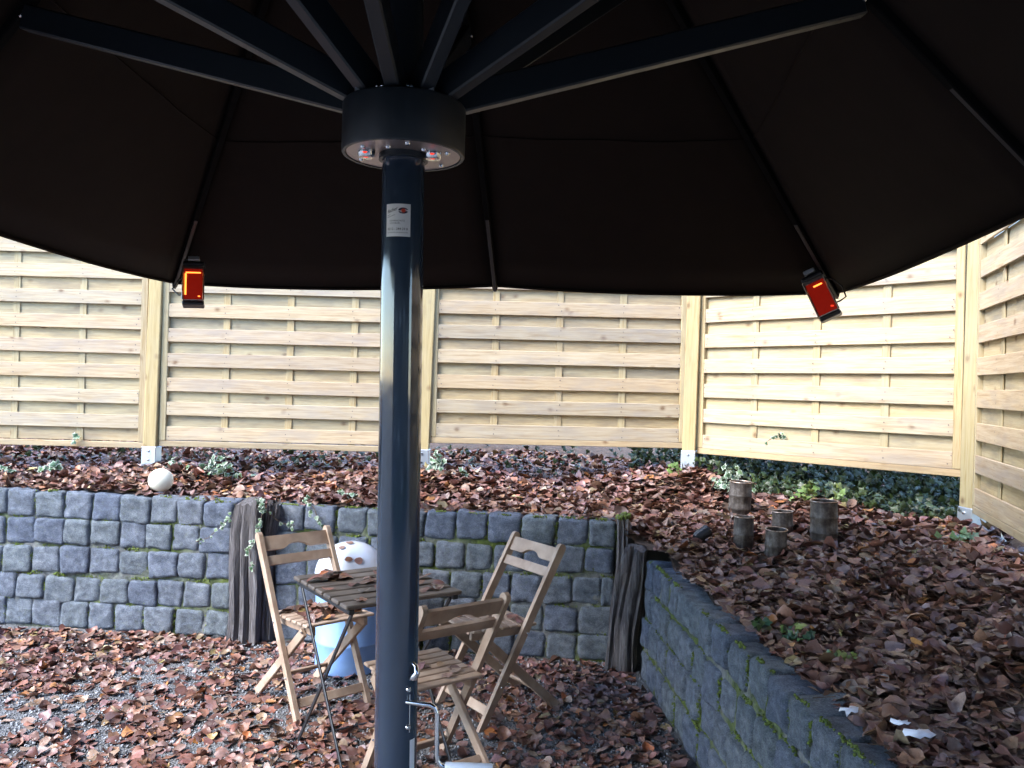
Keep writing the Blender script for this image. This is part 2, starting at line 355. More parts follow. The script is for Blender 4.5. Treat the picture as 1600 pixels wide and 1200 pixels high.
# the house the terrace belongs to, behind the viewer (mirrored in the pole)
hs = tag(empty('house', (1.5, -5.2, 0)), 'dark rendered house front behind the viewer, mirrored in the glossy pole', 'house')
def hb(nm, x0, x1, y0, y1, z0, z1, mt, par=hs): return link(nm, box_me(nm, x0, x1, y0, y1, z0, z1, .004), mt, par)
hb('wall', -6.5, 6.5, -6, 0, 0, 3.1, 'render'); hb('plinth', -6.52, 6.52, -6.02, .03, -.05, .35, 'mortar'); rfm = hb('roof', -6.9, 6.9, -6.4, .55, 3.11, 3.35, 'slate')
hb('gutter', -6.9, 6.9, .56, .66, 3.14, 3.24, 'zinc', rfm)
for xw in (-4.4, -1.6, 3.6):
    wd_ = hb('window', xw - .65, xw + .65, .004, .05, .95, 2.25, 'white_plastic'); hb('pane', xw - .57, xw - .04, .052, .058, 1.03, 2.17, 'dark_glass', wd_); hb('pane', xw + .04, xw + .57, .052, .058, 1.03, 2.17, 'dark_glass', wd_); hb('sill', xw - .72, xw + .72, .052, .16, .90, .945, 'zinc', wd_)
dw = hb('door', .55, 1.55, .004, .05, .36, 2.4, 'white_plastic'); hb('pane', .66, 1.44, .052, .058, .5, 2.3, 'dark_glass', dw)

# weathered sleepers at the wall ends
def sleeper(name, label, base, w, t, h, rz, lean, seed, parent=None):
    r = random.Random(seed); bm = bmesh.new(); nz = 12; nx = 9; from_n = []
    prof = [(-.5 + i / nx, 0) for i in range(nx + 1)] + [(.5 - i / nx, 1) for i in range(nx + 1)]
    gro = [r.choice([r.uniform(-.08, .02), r.uniform(-.42, -.2)]) for _ in prof]
    rings = []
    for k in range(nz + 1):
        f = k / nz; ring = []
        for j, (a, b) in enumerate(prof):
            ww = w * (1.16 - .30 * f) + .014 * math.sin(f * 7 + seed * 3 + j * .8)
            x = a * ww + lean * f * h + .01 * math.sin(5 * f + seed); y = (b - .5) * t + (gro[j] * t * (1 if b == 0 else -1) * -.6) * (.6 + .5 * math.sin(3 * f + j * 2.1 + seed)) + r.uniform(-.004, .004)
            zz = f * h + (r.uniform(-.045, .015) if k in (0, nz) else 0)
            ring.append(bm.verts.new((x, y, zz)))
        rings.append(ring)
    n = len(prof)
    for a, b in zip(rings, rings[1:]):
        for j in range(n): bm.faces.new((a[j], a[(j + 1) % n], b[(j + 1) % n], b[j]))
    bm.faces.new(rings[0]); bm.faces.new(rings[-1])
    o = link(name, bm_mesh(name, bm, True, 50), 'oak', parent); o.location = base; o.rotation_euler = (0, 0, rz); return o
e = tag(empty('wooden_sleeper', (-1.535, 4.86, 0)), 'tall weathered timber sleeper with ivy, standing in the wall behind the left chair', 'timber post')
sleeper('timber', '', (0, 0, 0), .165, .12, .835, R(-7), .03, 1, e); sleeper('timber', '', (.118, .035, .01), .055, .10, .82, R(-7), .04, 2, e)
e = tag(empty('wooden_sleeper', (.645, 4.545, 0)), 'dark weathered timber sleeper at the corner of the two mossy walls', 'timber post')
sleeper('timber', '', (-.01, 0, 0), .14, .12, .685, R(-20), .09, 3, e)
stub = sleeper('timber', '', (-.005, .11, .03), .08, .07, .80, R(-12), .0, 4, e)
bm = bmesh.new(); rr = random.Random(5)
for _ in range(26):
    res = bmesh.ops.create_icosphere(bm, subdivisions=2, radius=rr.uniform(.008, .018)); p = Vector((rr.uniform(-.04, .035), .11 + rr.uniform(-.035, .03), .825 + rr.uniform(-.012, .008)))
    for v in res['verts']: v.co = v.co * rr.uniform(.75, 1.15) + p
tag(link('moss', bm_mesh('moss', bm, True), 'moss', e), kind='stuff')

# ---------------------------------------------------------------- fence
def fence_panel(label, A, B, z0, H=1.80, front_first=True, seed=0, tilt=0.0):
    A, B = Vector((*A, 0)), Vector((*B, 0)); L = (B - A).length; ang = math.atan2(B.y - A.y, B.x - A.x)
    root = tag(empty('lap_fence', (A.x, A.y, z0), ang, 0, tilt), label, 'fence', 'wooden lap fence panels')
    r = random.Random(seed); st = .045
    link('bottom_rail', box_me('bottom_rail', 0, L, -.022, .022, 0, .04), 'rail', root)
    link('top_rail', box_me('top_rail', 0, L, -.022, .022, H - .04, H), 'rail', root)
    sm = box_me('stile', 0, st, -.024, .024, .042, H - .042); sm.materials.append(M['batten'])
    for x in (0.0, L - st): o = link('stile', sm, None, root); o.location.x = x
    pitch = .173; fb = box_me('front_board', st, L - st, -.007, .007, 0, .094, .002); fb.materials.append(M['board'])
    bb = box_me('back_board', st, L - st, -.007, .007, 0, .112, .002); bb.materials.append(M['back_board'])
    z = .042 if front_first else -.035; k = 0; NVs = []; NFs = []
    hexa = np.array([(0, 0, 0)] + [(.0042 * math.cos(a), 0, .0042 * math.sin(a)) for a in np.arange(6) * math.pi / 3])
    while z + .09 < H:
        if z > 0: 
            o = link('front_board', fb, None, root); o.location = (0, -.0135 + r.uniform(-.003, .002), z + r.uniform(-.004, .004)); o.rotation_euler = (r.uniform(-.03, .03), r.uniform(-.0022, .0022), 0)
            for f in (.035, .25, .5, .75, .965):
                for zz in (.026, .068):
                    NFs.append(np.array([(0, 1 + q_, 1 + (q_ + 1) % 6) for q_ in range(6)]) + 7 * len(NVs)); NVs.append(hexa * r.uniform(.8, 1.2) + np.array([L * f + r.uniform(-.012, .012), -.0285, z + zz + r.uniform(-.006, .006)]))
        zb = z + .078
        if zb + .113 < H:
            o = link('back_board', bb, None, root); o.location = (0, .0135 + r.uniform(-.002, .002), zb + r.uniform(-.003, .003)); o.rotation_euler = (r.uniform(-.02, .02), r.uniform(-.0012, .0012), 0)
        z += pitch
    tag(link('nails', np_mesh('nails', np.concatenate(NVs), [np.concatenate(NFs)]), 'nail', root), kind='stuff')
    bt = box_me('batten', -.024, .024, -.0035, .0035, .042, H - .042, .002); bt.materials.append(M['batten'])
    for f in (.25, .5, .75): o = link('batten', bt, None, root); o.location = (L * f, 0, 0); o.rotation_euler = (0, r.uniform(-.003, .003), 0)
    return root
def fence_post(label, x, y, zg, ztop, rz=0, lean=0.0):
    root = tag(empty('fence_post', (x, y, zg), rz, 0, lean), label, 'fence post', 'square fence posts in galvanised shoes')
    link('post', box_me('post', -.045, .045, -.045, .045, .10, ztop - zg, .006, 2), 'post', root)
    bm = bmesh.new(); z1 = .15
    sh = link('post_shoe', box_me('post_shoe', -.050, .050, -.052, .050, -.12, z1, .004), 'zinc', root)
    for z in (.06, .12): 
        o = link('bolt', lathe_me('bolt', [(0, .008), (.007, .007), (.009, 0), (.009, -.004)], 10), 'steel', sh); o.location = (.0, -.052, z); o.rotation_euler = (R(90), 0, 0)
FY = 5.80
fence_panel('pale wooden fence panel at the far left, left of the first post', (-4.40, FY), (-2.552, FY), 1.035, front_first=False, seed=1)
fence_panel('wooden fence panel between the left post and the umbrella pole', (-2.45, FY), (-.665, FY), 1.052, seed=2)
fence_panel('wooden fence panel right of the umbrella pole, facing the viewer squarely', (-.565, FY), (1.218, FY), 1.125, seed=3, tilt=-.004)
fence_panel('angled wooden fence panel behind the rusty cans, under the right heater', (1.315, 5.79), (2.468, 4.52), 1.10, H=1.80, seed=4, tilt=-.004)
fence_panel('wooden fence panel at the right edge, running towards the viewer', (2.498, 4.43), (1.975, 2.72), .925, H=1.80, seed=5)
fence_panel('unseen fence panel added beyond the right edge to shade the right bank', (1.955, 2.60), (1.70, .85), .86, H=1.80, seed=6)  # fence carried on out of view, added to shade the right bank
fence_post('fence post at the left, above the white globe, in a metal shoe', -2.51, FY, .90, 2.9, 0, .012)
fence_post('fence post mostly hidden behind the umbrella pole', -.615, FY, .93, 2.98, 0, .018)
fence_post('fence post right of centre where the fence bends towards the viewer', 1.252, FY, .97, 2.98, R(-22), .010)
fence_post('corner fence post at the right where two fence panels meet', 2.50, 4.475, .80, 2.96, R(-75), .008)
fence_post('fence post at the near end of the right-hand fence panel', 1.965, 2.67, .76, 2.8, R(-107))

# ---------------------------------------------------------------- umbrella
PB = Vector((-.236, 1.90, 0)); AX = lambda z: Vector((-.236 - .0125 * z, 1.90, z))
um = tag(empty('patio_umbrella', PB), 'large dark brown patio umbrella on a glossy anthracite pole, spanning the picture', 'umbrella')
def U(v): return Vector(v) - PB                               # world -> umbrella space
phi = R(-5); ur = Vector((math.cos(phi), math.sin(phi), 0)); uf = Vector((-math.sin(phi), math.cos(phi), 0))
PC = Vector((-.256, 1.9, 0))
def rf(r, f, z): return PC + ur * r + uf * f + Vector((0, 0, z))
ZE, ZA = 2.07, 3.52
verts = [rf(-.06, 2.45, ZE), rf(1.70, 2.52, ZE), rf(1.62, .34, ZE), rf(1.64, -.85, ZE), rf(1.75, -2.5, ZE), rf(0, -2.45, ZE), rf(-1.80, -2.5, ZE), rf(-1.64, -.85, ZE), rf(-1.66, .38, ZE), rf(-1.865, 2.56, ZE)]
apex = AX(ZA); NV = len(verts)
pole_prof = [AX(0), AX(1.0), AX(2.05), AX(3.45)]
pole = link('pole', tube_me('pole', [U(p) for p in (AX(0), AX(2.11))], .0485, 64), 'anthracite', um)
link('upper_pole', tube_me('upper_pole', [U(AX(2.0)), U(AX(3.50))], .041, 40), 'anthracite_arm', um)
link('base_plate', box_me('base_plate', -.2, .2, -.2, .2, 0, .012, .003), 'zinc', um)
# hub
hz0, hz1, hr = 2.066, 2.178, .140; hc = U(AX(2.1)); hxy = (hc.x, hc.y)
hub = link('hub', lathe_me('hub', [(.130, hz0 + .006), (.131, hz0 - .001), (.138, hz0 - .001), (hr, hz0 + .003), (hr, hz1 - .004), (.137, hz1), (.05, hz1), (.05, hz1 - .02)], 72, hxy), 'anthracite_arm', um)
link('hub_plate', lathe_me('hub_plate', [(.051, hz0 + .001), (.129, hz0 + .001), (.129, hz0 + .02), (.051, hz0 + .02), (.051, hz0 + .001)], 64, hxy), 'plate', um)
link('hub_collar', lathe_me('hub_collar', [(.049, hz0 - .012), (.056, hz0 - .012), (.056, hz0 + .03), (.049, hz0 + .03)], 48, hxy), 'anthracite_arm', um)
bolt = lathe_me('bolt', [(0, -.006), (.004, -.0055), (.0058, -.003), (.006, 0)], 12); bolt.materials.append(M['steel'])
for k in range(12):
    a = R(30 * k + 12); rad = .108 if k % 2 else .078
    o = link('bolt', bolt, None, um); o.location = (hc.x + rad * math.cos(a), hc.y + rad * math.sin(a), hz0 + .001)
for sx in (-1, 1):
    p = hc + Vector((sx * .075 - .004, -.035, 0)); o = link('switch', lathe_me('switch', [(0, -.016), (.016, -.015), (.019, -.011), (.020, .0), (.020, .012)], 24), 'steel', um); o.location = (p.x, p.y, hz0)
    l = link('red_lamp', lathe_me('red_lamp', [(0, -.0045), (.008, -.004), (.011, 0)], 16), 'led', o); l.location = (0, -.010, -.010); l.rotation_euler = (R(-20), 0, 0)
# ribs and struts
for i, v in enumerate(verts):
    d = Vector((v.x - apex.x, v.y - apex.y, 0)); hl = d.length; dn = d.normalized(); side = dn.cross(Vector((0, 0, 1)))
    tip = v + Vector((0, 0, -.012)) + dn * .01; ap = apex + dn * .06 - Vector((0, 0, .06))
    rib = link('rib', bar_me('rib', U(ap), U(tip), side, .026, .045, .003), 'rib', um)
    link('rib_end', bar_me('rib_end', U(ap.lerp(tip, .80)) - Vector((0, 0, .022)), U(tip) - Vector((0, 0, .022)), side, .016, .012, .002), 'rib_end', rib)
    s = 1.12 / hl; j = apex.lerp(v, s) - Vector((0, 0, .045)); root_ = AX(hz1 + .012) + dn * .085
    st = link('strut', bar_me('strut', U(root_), U(j), side, .034, .066, .004), 'anthracite_arm', um)
    for q_ in (-1, 1):
        b = link('bolt', bolt, None, st); b.location = U(root_ + dn * .018 + side * q_ * .026); b.rotation_euler = Vector(side * -q_).to_track_quat('Z', 'Y').to_euler()
        b = link('bolt', bolt, None, st); b.location = U(j + side * q_ * .016); b.rotation_euler = Vector(side * -q_).to_track_quat('Z', 'Y').to_euler()
    link('bracket', box_me('bracket', -.016, .016, -.006, .006, -.004, .012, .001), 'zinc', st).location = U(AX(hz1 - .002) + dn * .122)
    fl = bpy.data.objects[-1] if False else None
# canopy panels
def canopy_panel(a, b):
    n = 14; V = []; ids = {}
    for i in range(n + 1):
        for j in range(i + 1):
            t = i / n; u = j / i if i else 0
            p = apex.lerp(a.lerp(b, u), t)
            dn = Vector((p.x - apex.x, p.y - apex.y, 0)); sag = 4 * u * (1 - u) * t
            edge = (a - b).length
            p = p - Vector((0, 0, .028 * sag * min(1, edge / 1.6))) - (dn.normalized() * .025 * sag * t * min(1, edge / 1.6) if dn.length > 0 else Vector())
            p.z += .006 * math.sin(11 * p.x + 4 * p.y) * math.sin(9 * p.y - 3 * p.x) * t * (1 - t) * 4 * 4 * u * (1 - u)
            ids[i, j] = len(V); V.append(U(p))
    F = []
    for i in range(n):
        for j in range(i + 1):
            F.append((ids[i, j], ids[i + 1, j], ids[i + 1, j + 1]))
            if j < i: F.append((ids[i, j], ids[i + 1, j + 1], ids[i, j + 1]))
    me = bpy.data.meshes.new('canopy_panel'); me.from_pydata(V, [], F); me.polygons.foreach_set('use_smooth', [True] * len(me.polygons))
    o = link('canopy_panel', me, 'fabric', um); m = o.modifiers.new('thick', 'SOLIDIFY'); m.thickness = .003
    hem = [V[ids[n, j]] + Vector((0, 0, -.006)) for j in range(n + 1)]
    link('hem', tube_me('hem', hem, .008, 6), 'fabric', o)
    t = 9 / n; i = 9
    link('seam', tube_me('seam', [V[ids[i, j]] - Vector((0, 0, .0035)) for j in range(i + 1)], .0035, 5), 'fabric', o)
for i in range(NV): canopy_panel(verts[i], verts[(i + 1) % NV])
link('crown_cap', lathe_me('crown_cap', [(0, .10), (.03, .095), (.12, .03), (.20, -.06), (.19, -.06), (.0, .05)], 32), 'fabric', um).location = U(apex)
# crank handle and pole hardware
P0 = lambda x, y, z: U((x, y, z))
ck = link('crank_handle', tube_me('crank_handle', [P0(-.246, 1.872, .829), P0(-.175, 1.852, .829), P0(-.164, 1.85, .829), P0(-.153, 1.849, .823), P0(-.148, 1.848, .812), P0(-.146, 1.848, .720), P0(-.144, 1.848, .706), P0(-.138, 1.848, .696), P0(-.128, 1.848, .692), P0(-.02, 1.848, .691)], .0055, 14), 'steel', um)
link('grip', tube_me('grip', [P0(-.127, 1.848, .692), P0(-.124, 1.848, .692), P0(-.024, 1.848, .691), P0(-.02, 1.848, .691)], [.009, .0115, .0115, .009], 20), 'grip', ck)
def on_pole(ang, z, out=0.0):
    c = AX(z); a = R(ang); return Vector((c.x + math.sin(a) * (.0485 + out), c.y - math.cos(a) * (.0485 + out), z))
for z, a in ((.858, 40), (.773, 40)):
    b = link('bolt', bolt, None, um); p = on_pole(a, z); b.location = U(p); b.rotation_euler = (p - AX(z)).to_track_quat('-Z', 'Y').to_euler(); b.scale = (1.1,) * 3
eye = link('rope_cleat', tube_me('rope_cleat', [U(on_pole(50, .882, .0)), U(on_pole(50, .886, .010)), U(on_pole(52, .896, .016)), U(on_pole(55, .908, .010)), U(on_pole(55, .914, .0))], [.008, .009, .007, .005, .004], 10), 'steel', um)
link('cover_plate_edge', tube_me('cover_plate_edge', [U(on_pole(46, z, .0003)) for z in (.76, .80, .845)], .0011, 6), 'zinc', um)
def curved_sheet(name, a0, a1, z0, z1, mat, parent, out=.0012, skew=0.0):
    n = 14; V = []; F = []
    for i in range(n + 1):
        for z in (z0, z1): V.append(U(on_pole(a0 + (a1 - a0) * i / n, z + skew * (i / n - .5), out)))
    for i in range(n): F.append((2 * i, 2 * i + 2, 2 * i + 3, 2 * i + 1))
    me = bpy.data.meshes.new(name); me.from_pydata(V, [], F); me.polygons.foreach_set('use_smooth', [True] * n)
    return link(name, me, mat, parent)
SA0, SA1, SZ0, SZ1 = -39, 27.5, 1.873, 1.946
stk = curved_sheet('sticker', SA0, SA1, SZ0, SZ1, 'paper', um)
tag(stk, 'white maker sticker with a red and navy emblem and a phone number')
def wrap(me, out=.0022):
    for v in me.vertices:                                   # x,y in sticker units 0..1 -> round the pole
        p = U(on_pole(SA0 + (SA1 - SA0) * v.co.x, SZ0 + (SZ1 - SZ0) * v.co.y, out)); v.co = p
    return me
def text_on(name, s, x, y, wd, ht, mat='ink', rot=0.0, shear=0.0, bold=.0):
    cu = bpy.data.curves.new(name, 'FONT'); cu.body = s; cu.shear = shear; cu.offset = bold; cu.resolution_u = 2
    o = bpy.data.objects.new(name, cu); col.objects.link(o); bpy.context.view_layer.update()
    me = bpy.data.meshes.new_from_object(o.evaluated_get(bpy.context.evaluated_depsgraph_get())); bpy.data.objects.remove(o)
    bb = np.array([v.co for v in me.vertices]); mn, mx = bb.min(0), bb.max(0)
    asp = (SZ1 - SZ0) / (.0485 * R(SA1 - SA0))
    for v in me.vertices:
        a = (v.co.x - mn[0]) / (mx[0] - mn[0]) * wd; b = (v.co.y - mn[1]) / (mx[1] - mn[1]) * ht
        v.co = Vector((x + a - b * math.sin(rot) * asp * 0, y + b + a * math.sin(rot), 0))
    me.materials.clear(); return link(name, wrap(me), mat, stk)
text_on('maker_name', 'fischer', .07, .70, .43, .11, rot=.26, shear=.25, bold=.012)
text_on('slogan_text', 'SONNENSCHUTZ', .17, .455, .60, .05); text_on('slogan_text', 'VOM PROFI...', .17, .375, .46, .05)
text_on('phone_text', '0212 - 244 29 0', .09, .19, .80, .075, bold=.008); text_on('web_text', 'www.fischer-sonnenschutz.de', .09, .105, .80, .035)
def blob(name, pts, mat):
    bm = bmesh.new(); vs = [bm.verts.new((x, y, 0)) for x, y in pts]; bm.faces.new(vs); bmesh.ops.triangulate(bm, faces=bm.faces[:])
    me = bm_mesh(name, bm); return link(name, wrap(me, .0022 if mat == 'ink' else .0028), mat, stk)
def arc(cx, cy, rx, ry, a0, a1, n=14): return [(cx + rx * math.cos(R(a0 + (a1 - a0) * i / n)), cy + ry * math.sin(R(a0 + (a1 - a0) * i / n))) for i in range(n + 1)]
EC = (.71, .79)
blob('emblem', arc(*EC, .19, .095, 20, 175) + arc(EC[0] + .03, EC[1] - .02, .13, .075, 170, 35), 'ink')
blob('emblem', arc(*EC, .19, .095, 195, 345) + arc(EC[0] - .02, EC[1] + .02, .13, .075, 340, 215), 'ink')
blob('emblem_dot', arc(EC[0] + .01, EC[1], .085, .06, 0, 345, 22), 'red_ink')
for k in (0, 1): blob('underline', [(.07, .625 - .05 * k), (.07, .637 - .05 * k), (.20 + .2 * k, .675 - .0 * k), (.20 + .2 * k, .665 - .0 * k)], 'ink')
curved_sheet('label_plate', 47, 66, .640, .742, 'paper', um, .001)

# ---------------------------------------------------------------- heaters
def heater(label, loc, axis, face, L=.195, bright=True):
    """axis: unit direction of the long side (downwards along the rib); face: direction the glass looks"""
    ax = Vector(axis).normalized(); fc = Vector(face); fc = (fc - ax * fc.dot(ax)).normalized(); sd_ = fc.cross(ax)
    root = tag(empty('patio_heater', loc), label, 'heater', 'infrared heaters on the umbrella ribs')
    Mx = Matrix((sd_, ax, fc)).transposed().to_4x4(); root.matrix_world = Matrix.Translation(loc) @ Mx
    w = .050
    link('housing', box_me('housing', -w, w, .0, L, -.045, .012, .006, 2), 'alu', root)
    for nm, y0, y1 in (('end_cap', -.022, .002), ('end_cap', L - .002, L + .022)): link(nm, box_me(nm, -w - .003, w + .003, y0, y1, -.048, .015, .008, 2), 'black_plastic', root)
    link('mount_block', box_me('mount_block', -.028, .028, -.05, -.028, -.03, .012, .003), 'zinc', root)
    gl = link('glass', box_me('glass', -w + .006, w - .006, .022, L - .006, .010, .0145, .001), 'glow_glass', root)
    for s_ in (-1, 1): link('frame_edge', box_me('frame_edge', s_ * w - .004, s_ * w + .004, .004, L - .004, .006, .020, .002), 'alu', root)
    if bright:
        link('heating_tube', tube_me('heating_tube', [(-w + .014, L - .03, .017), (-w + .014, .05, .017)], .0045, 8), 'filament', gl)
        link('heating_tube', tube_me('heating_tube', [(-w + .014, .044, .017), (w - .014, .044, .017)], .0035, 8), 'filament', gl)
        link('heating_tube', tube_me('heating_tube', [(w - .026, L - .022, .017), (w - .016, L - .022, .017)], .003, 8), 'filament', gl)
    else:
        link('heating_tube', tube_me('heating_tube', [(-.012, .044, .017), (.030, .044, .017)], .004, 8), 'filament', gl)
        link('heating_tube', tube_me('heating_tube', [(w - .028, L - .03, .017), (w - .016, L - .024, .017)], .004, 8), 'led', gl)
    link('cable', tube_me('cable', [(w + .0, .15, -.03), (w + .02, .15, -.035), (w + .05, .14, -.05), (w + .055, .08, -.06), (w + .03, .03, -.06), (.02, -.02, -.05)] if not bright else [(-w, .15, -.02), (-w - .02, .15, -.03), (-w - .035, .135, -.04), (-w - .055, .11, -.05), (-w - .03, .06, -.06), (-.02, -.02, -.05)], .004, 8), 'black_plastic', root)
    link('arm', bar_me('arm', (-.045 if bright else .03, -.06, -.05), (-.05 if bright else .035, .10, -.062), (1, 0, 0), .016, .01), 'alu', root)
    return root
heater('red glowing infrared heater hanging under the left corner of the umbrella', (-1.655, 4.27, 2.115), (.025, -.06, -.22), (.3, -1, -.2))
heater('tilted infrared heater hanging under the right corner of the umbrella', (1.462, 4.07, 2.105), (.072, -.06, -.19), (-.35, -1, -.25), bright=False)

# ---------------------------------------------------------------- folding chairs and table
def folding_chair(label, loc, rz):
    c = tag(empty('folding_chair', (*loc, 0), rz), label, 'chair', 'folding wooden chairs round the small table')
    F, T = (.22, .0), (-.215, .775); hy = .185
    def sx(z): return F[0] + (T[0] - F[0]) * z / T[1]
    dx, dz = T[0] - F[0], T[1]; ln = math.hypot(dx, dz); ux, uz = dx / ln, dz / ln; nx_, nz_ = uz, -ux     # n points forward/up
    for s in (-1, 1):                                         # long back leg with a rounded head
        h = .021; pts = [(F[0] - nx_ * h, max(0, -nz_ * h)), (F[0] + nx_ * h, nz_ * h * .0)]
        for k in range(0, 7):
            a = R(0 + 180 * k / 6); pts.append((T[0] + nx_ * h * math.cos(a) + ux * h * math.sin(a), T[1] + nz_ * h * math.cos(a) + uz * h * math.sin(a)))
        link('back_leg', poly_prism_me('back_leg', pts, s * hy - .011, s * hy + .011), 'chair', c)
        link('leg', bar_me('leg', (.205, s * (hy - .026), .405), (-.245, s * (hy - .026), .004), (0, 1, 0), .02, .042), 'chair', c)
        link('seat_rail', bar_me('seat_rail', (-.075, s * (hy - .049), .402), (.255, s * (hy - .049), .415), (0, 1, 0), .02, .038), 'chair', c)
        for (bx_, bz_) in ((.205, .405), (sx(.18) , .18), (-.02, .404)):
            b = link('bolt', bolt, None, c); b.location = (bx_, s * (hy + (.011 if bz_ != .405 else -.016)), bz_); b.rotation_euler = (R(90) * s, 0, 0); b.scale = (.9,) * 3
    for k in range(7):
        x = -.07 + k * .052; ss = link('seat_slat', box_me('seat_slat', -.021, .021, -hy + .012 if x < .05 else -hy + .008, hy - .012 if x < .05 else hy - .008, 0, .013, .003), 'chair', c)
        ss.location = (x, 0, .4235 + (x + .075) * .039); ss.rotation_euler = (0, -.04, 0)
    def back_slat(s0, s1, notch):
        hh = s1 - s0; pts = []
        w = hy - .011
        pts = [(-w, s1), (w, s1), (w, s0)]
        if notch: pts += [(.075, s0), (.06, s0 + .006), (.04, s0 + .02), (.015, s0 + .026), (-.015, s0 + .026), (-.04, s0 + .02), (-.06, s0 + .006), (-.075, s0)]
        pts.append((-w, s0)); bm = bmesh.new(); t = .008
        vs = []
        for q_ in (-t, t): vs.append([bm.verts.new((F[0] + ux * b + nx_ * q_, a, uz * b + nz_ * q_)) for a, b in pts])
        n = len(pts); bm.faces.new(vs[0]); bm.faces.new(vs[1][::-1])
        for i in range(n): bm.faces.new((vs[0][i], vs[1][i], vs[1][(i + 1) % n], vs[0][(i + 1) % n]))
        bmesh.ops.triangulate(bm, faces=[f for f in bm.faces if len(f.verts) > 4])
        link('back_slat', bm_mesh('back_slat', bm), 'chair', c)
    back_slat(ln - .075, ln - .005, True); back_slat(ln - .150, ln - .105, False)
    link('stretcher', bar_me('stretcher', (sx(.075), -hy + .011, .075), (sx(.075), hy - .011, .075), (ux, 0, uz), .042, .014), 'chair', c)
    zz = .11; xx = -.245 + (.45) * zz / .401
    link('stretcher', bar_me('stretcher', (xx, -hy + .036, zz), (xx, hy - .036, zz), (.7, 0, .7), .032, .012), 'chair', c)
    return c
folding_chair('folding wooden chair on the left, facing the table, in front of the pale drum', (-.93, 4.0), math.atan2(-.74, .67))
folding_chair('tall standing folding wooden chair on the right, against the mossy wall', (-.029, 3.968), math.atan2(-.58, -.81))
folding_chair('nearest folding wooden chair, its back to the viewer beside the crank handle', (-.272, 3.20), math.atan2(.8, -.6)).scale = (.96, .98, .955)
tb = tag(empty('folding_table', (-.543, 3.435, 0), math.atan2(.57, .82)), 'small slatted folding table with thin black crossed legs, strewn with leaves', 'table')
for k in range(7):
    y = -.285 + (k + .5) * .57 / 7
    o = link('table_slat', box_me('table_slat', -.25, .25, -.034, .034, 0, .016, .004), 'table', tb); o.location = (0, y, .695)
for s in (-1, 1):
    link('slat_bearer', box_me('slat_bearer', s * .225 - .012, s * .225 + .012, -.27, .27, .675, .694, .002), 'black_steel', tb)
    link('leg', bar_me('leg', (s * .225, .25, .68), (s * .225, -.27, .008), (1, 0, 0), .008, .017, .002), 'black_steel', tb)
    link('leg', bar_me('leg', (s * .212, -.25, .68), (s * .212, .27, .008), (1, 0, 0), .008, .017, .002), 'black_steel', tb)
for y, s in ((-.27, .225), (.27, .212)): link('foot_bar', tube_me('foot_bar', [(-s, y, .012), (s, y, .012)], .006, 8), 'black_steel', tb)

# ---------------------------------------------------------------- drum, globe, cans, small things
dr = tag(empty('lidded_drum', (-.842, 4.47, 0)), 'pale blue plastic drum with a white domed lid behind the table', 'drum')
link('body', lathe_me('body', [(0, .004), (.172, .004), (.178, .012), (.178, .15), (.181, .155), (.181, .165), (.178, .17), (.185, .485), (.19, .49), (.186, .497), (0, .497)], 64), 'bin', dr)
link('lid', lathe_me('lid', [(.19, .480), (.198, .482), (.198, .498)] + [(.192 * math.cos(R(a)), .50 + .180 * math.sin(R(a))) for a in range(0, 91, 6)], 64, angle=60), 'lid', dr)
gb = tag(empty('globe_lamp', (-2.166, 5.15, .822)), 'round cream white globe lamp sitting on top of the left stone wall', 'globe lamp')
link('globe', lathe_me('globe', [(.074 * math.sin(R(a)), .072 - .074 * math.cos(R(a))) for a in range(0, 181, 6)], 48, angle=80), 'lens', gb)
link('foot', lathe_me('foot', [(0, -.02), (.035, -.02), (.035, .004), (.03, .008), (0, .008)], 32), 'grip', gb)
def can(label, x, y, r, h, tilt, lid=False):
    z = float(tz(x, y)) - .02; c = tag(empty('rusty_can', (x, y, z), random.uniform(0, 6), tilt[0], tilt[1]), label, 'can', 'rusty tin cans standing in the leaves')
    prof = [(0, 0), (r, 0), (r, .01)]; nb = 2 if h > .2 else 1
    for k in range(1, nb + 1):
        zz = h * k / (nb + 1); prof += [(r, zz - .010), (r + .0035, zz - .004), (r + .0035, zz + .004), (r, zz + .010)]
    prof += [(r, h), (r - .003, h), (r - .003, h - .07), (0, h - .07)]
    link('body', lathe_me('body', prof, 40), 'rust', c)
    rm = [(r + .0045 + .003 * math.cos(R(a)), h + .003 * math.sin(R(a))) for a in range(0, 361, 60)]; rm = [(q_[0] - .003, q_[1]) for q_ in rm]
    link('rim', lathe_me('rim', rm, 40), 'rim', c)
can('tall rusty can standing farthest back at the left of the can group', 1.405, 5.06, .066, .24, (.02, -.03))
can('short rusty can in front of the tall left can', 1.262, 4.45, .052, .185, (.0, .02))
can('short rusty can half hidden behind the open front can', 1.525, 4.60, .055, .15, (.03, .03))
can('open short rusty can nearest the viewer, in the middle of the can group', 1.385, 4.29, .054, .16, (.05, -.02))
can('largest rusty can standing at the right of the can group', 1.665, 4.37, .068, .245, (.0, .02))
bk = tag(empty('spotlight', (1.03, 4.48, float(tz(1.03, 4.48))), R(40)), 'small black garden spotlight lying in the leaves left of the cans', 'spotlight')
o = link('lamp_head', lathe_me('lamp_head', [(0, 0), (.022, .002), (.03, .02), (.034, .08), (.036, .085), (.036, .09), (.03, .088), (0, .084)], 24), 'black_plastic', bk); o.location = (-.03, 0, .045); o.rotation_euler = (R(15), R(62), 0)
link('bracket', bar_me('bracket', (-.01, 0, .0), (.0, 0, .05), (0, 1, 0), .05, .008), 'black_plastic', bk)
link('spike', tube_me('spike', [(-.01, 0, .01), (-.08, -.02, -.02)], [.01, .003], 8), 'black_plastic', bk)
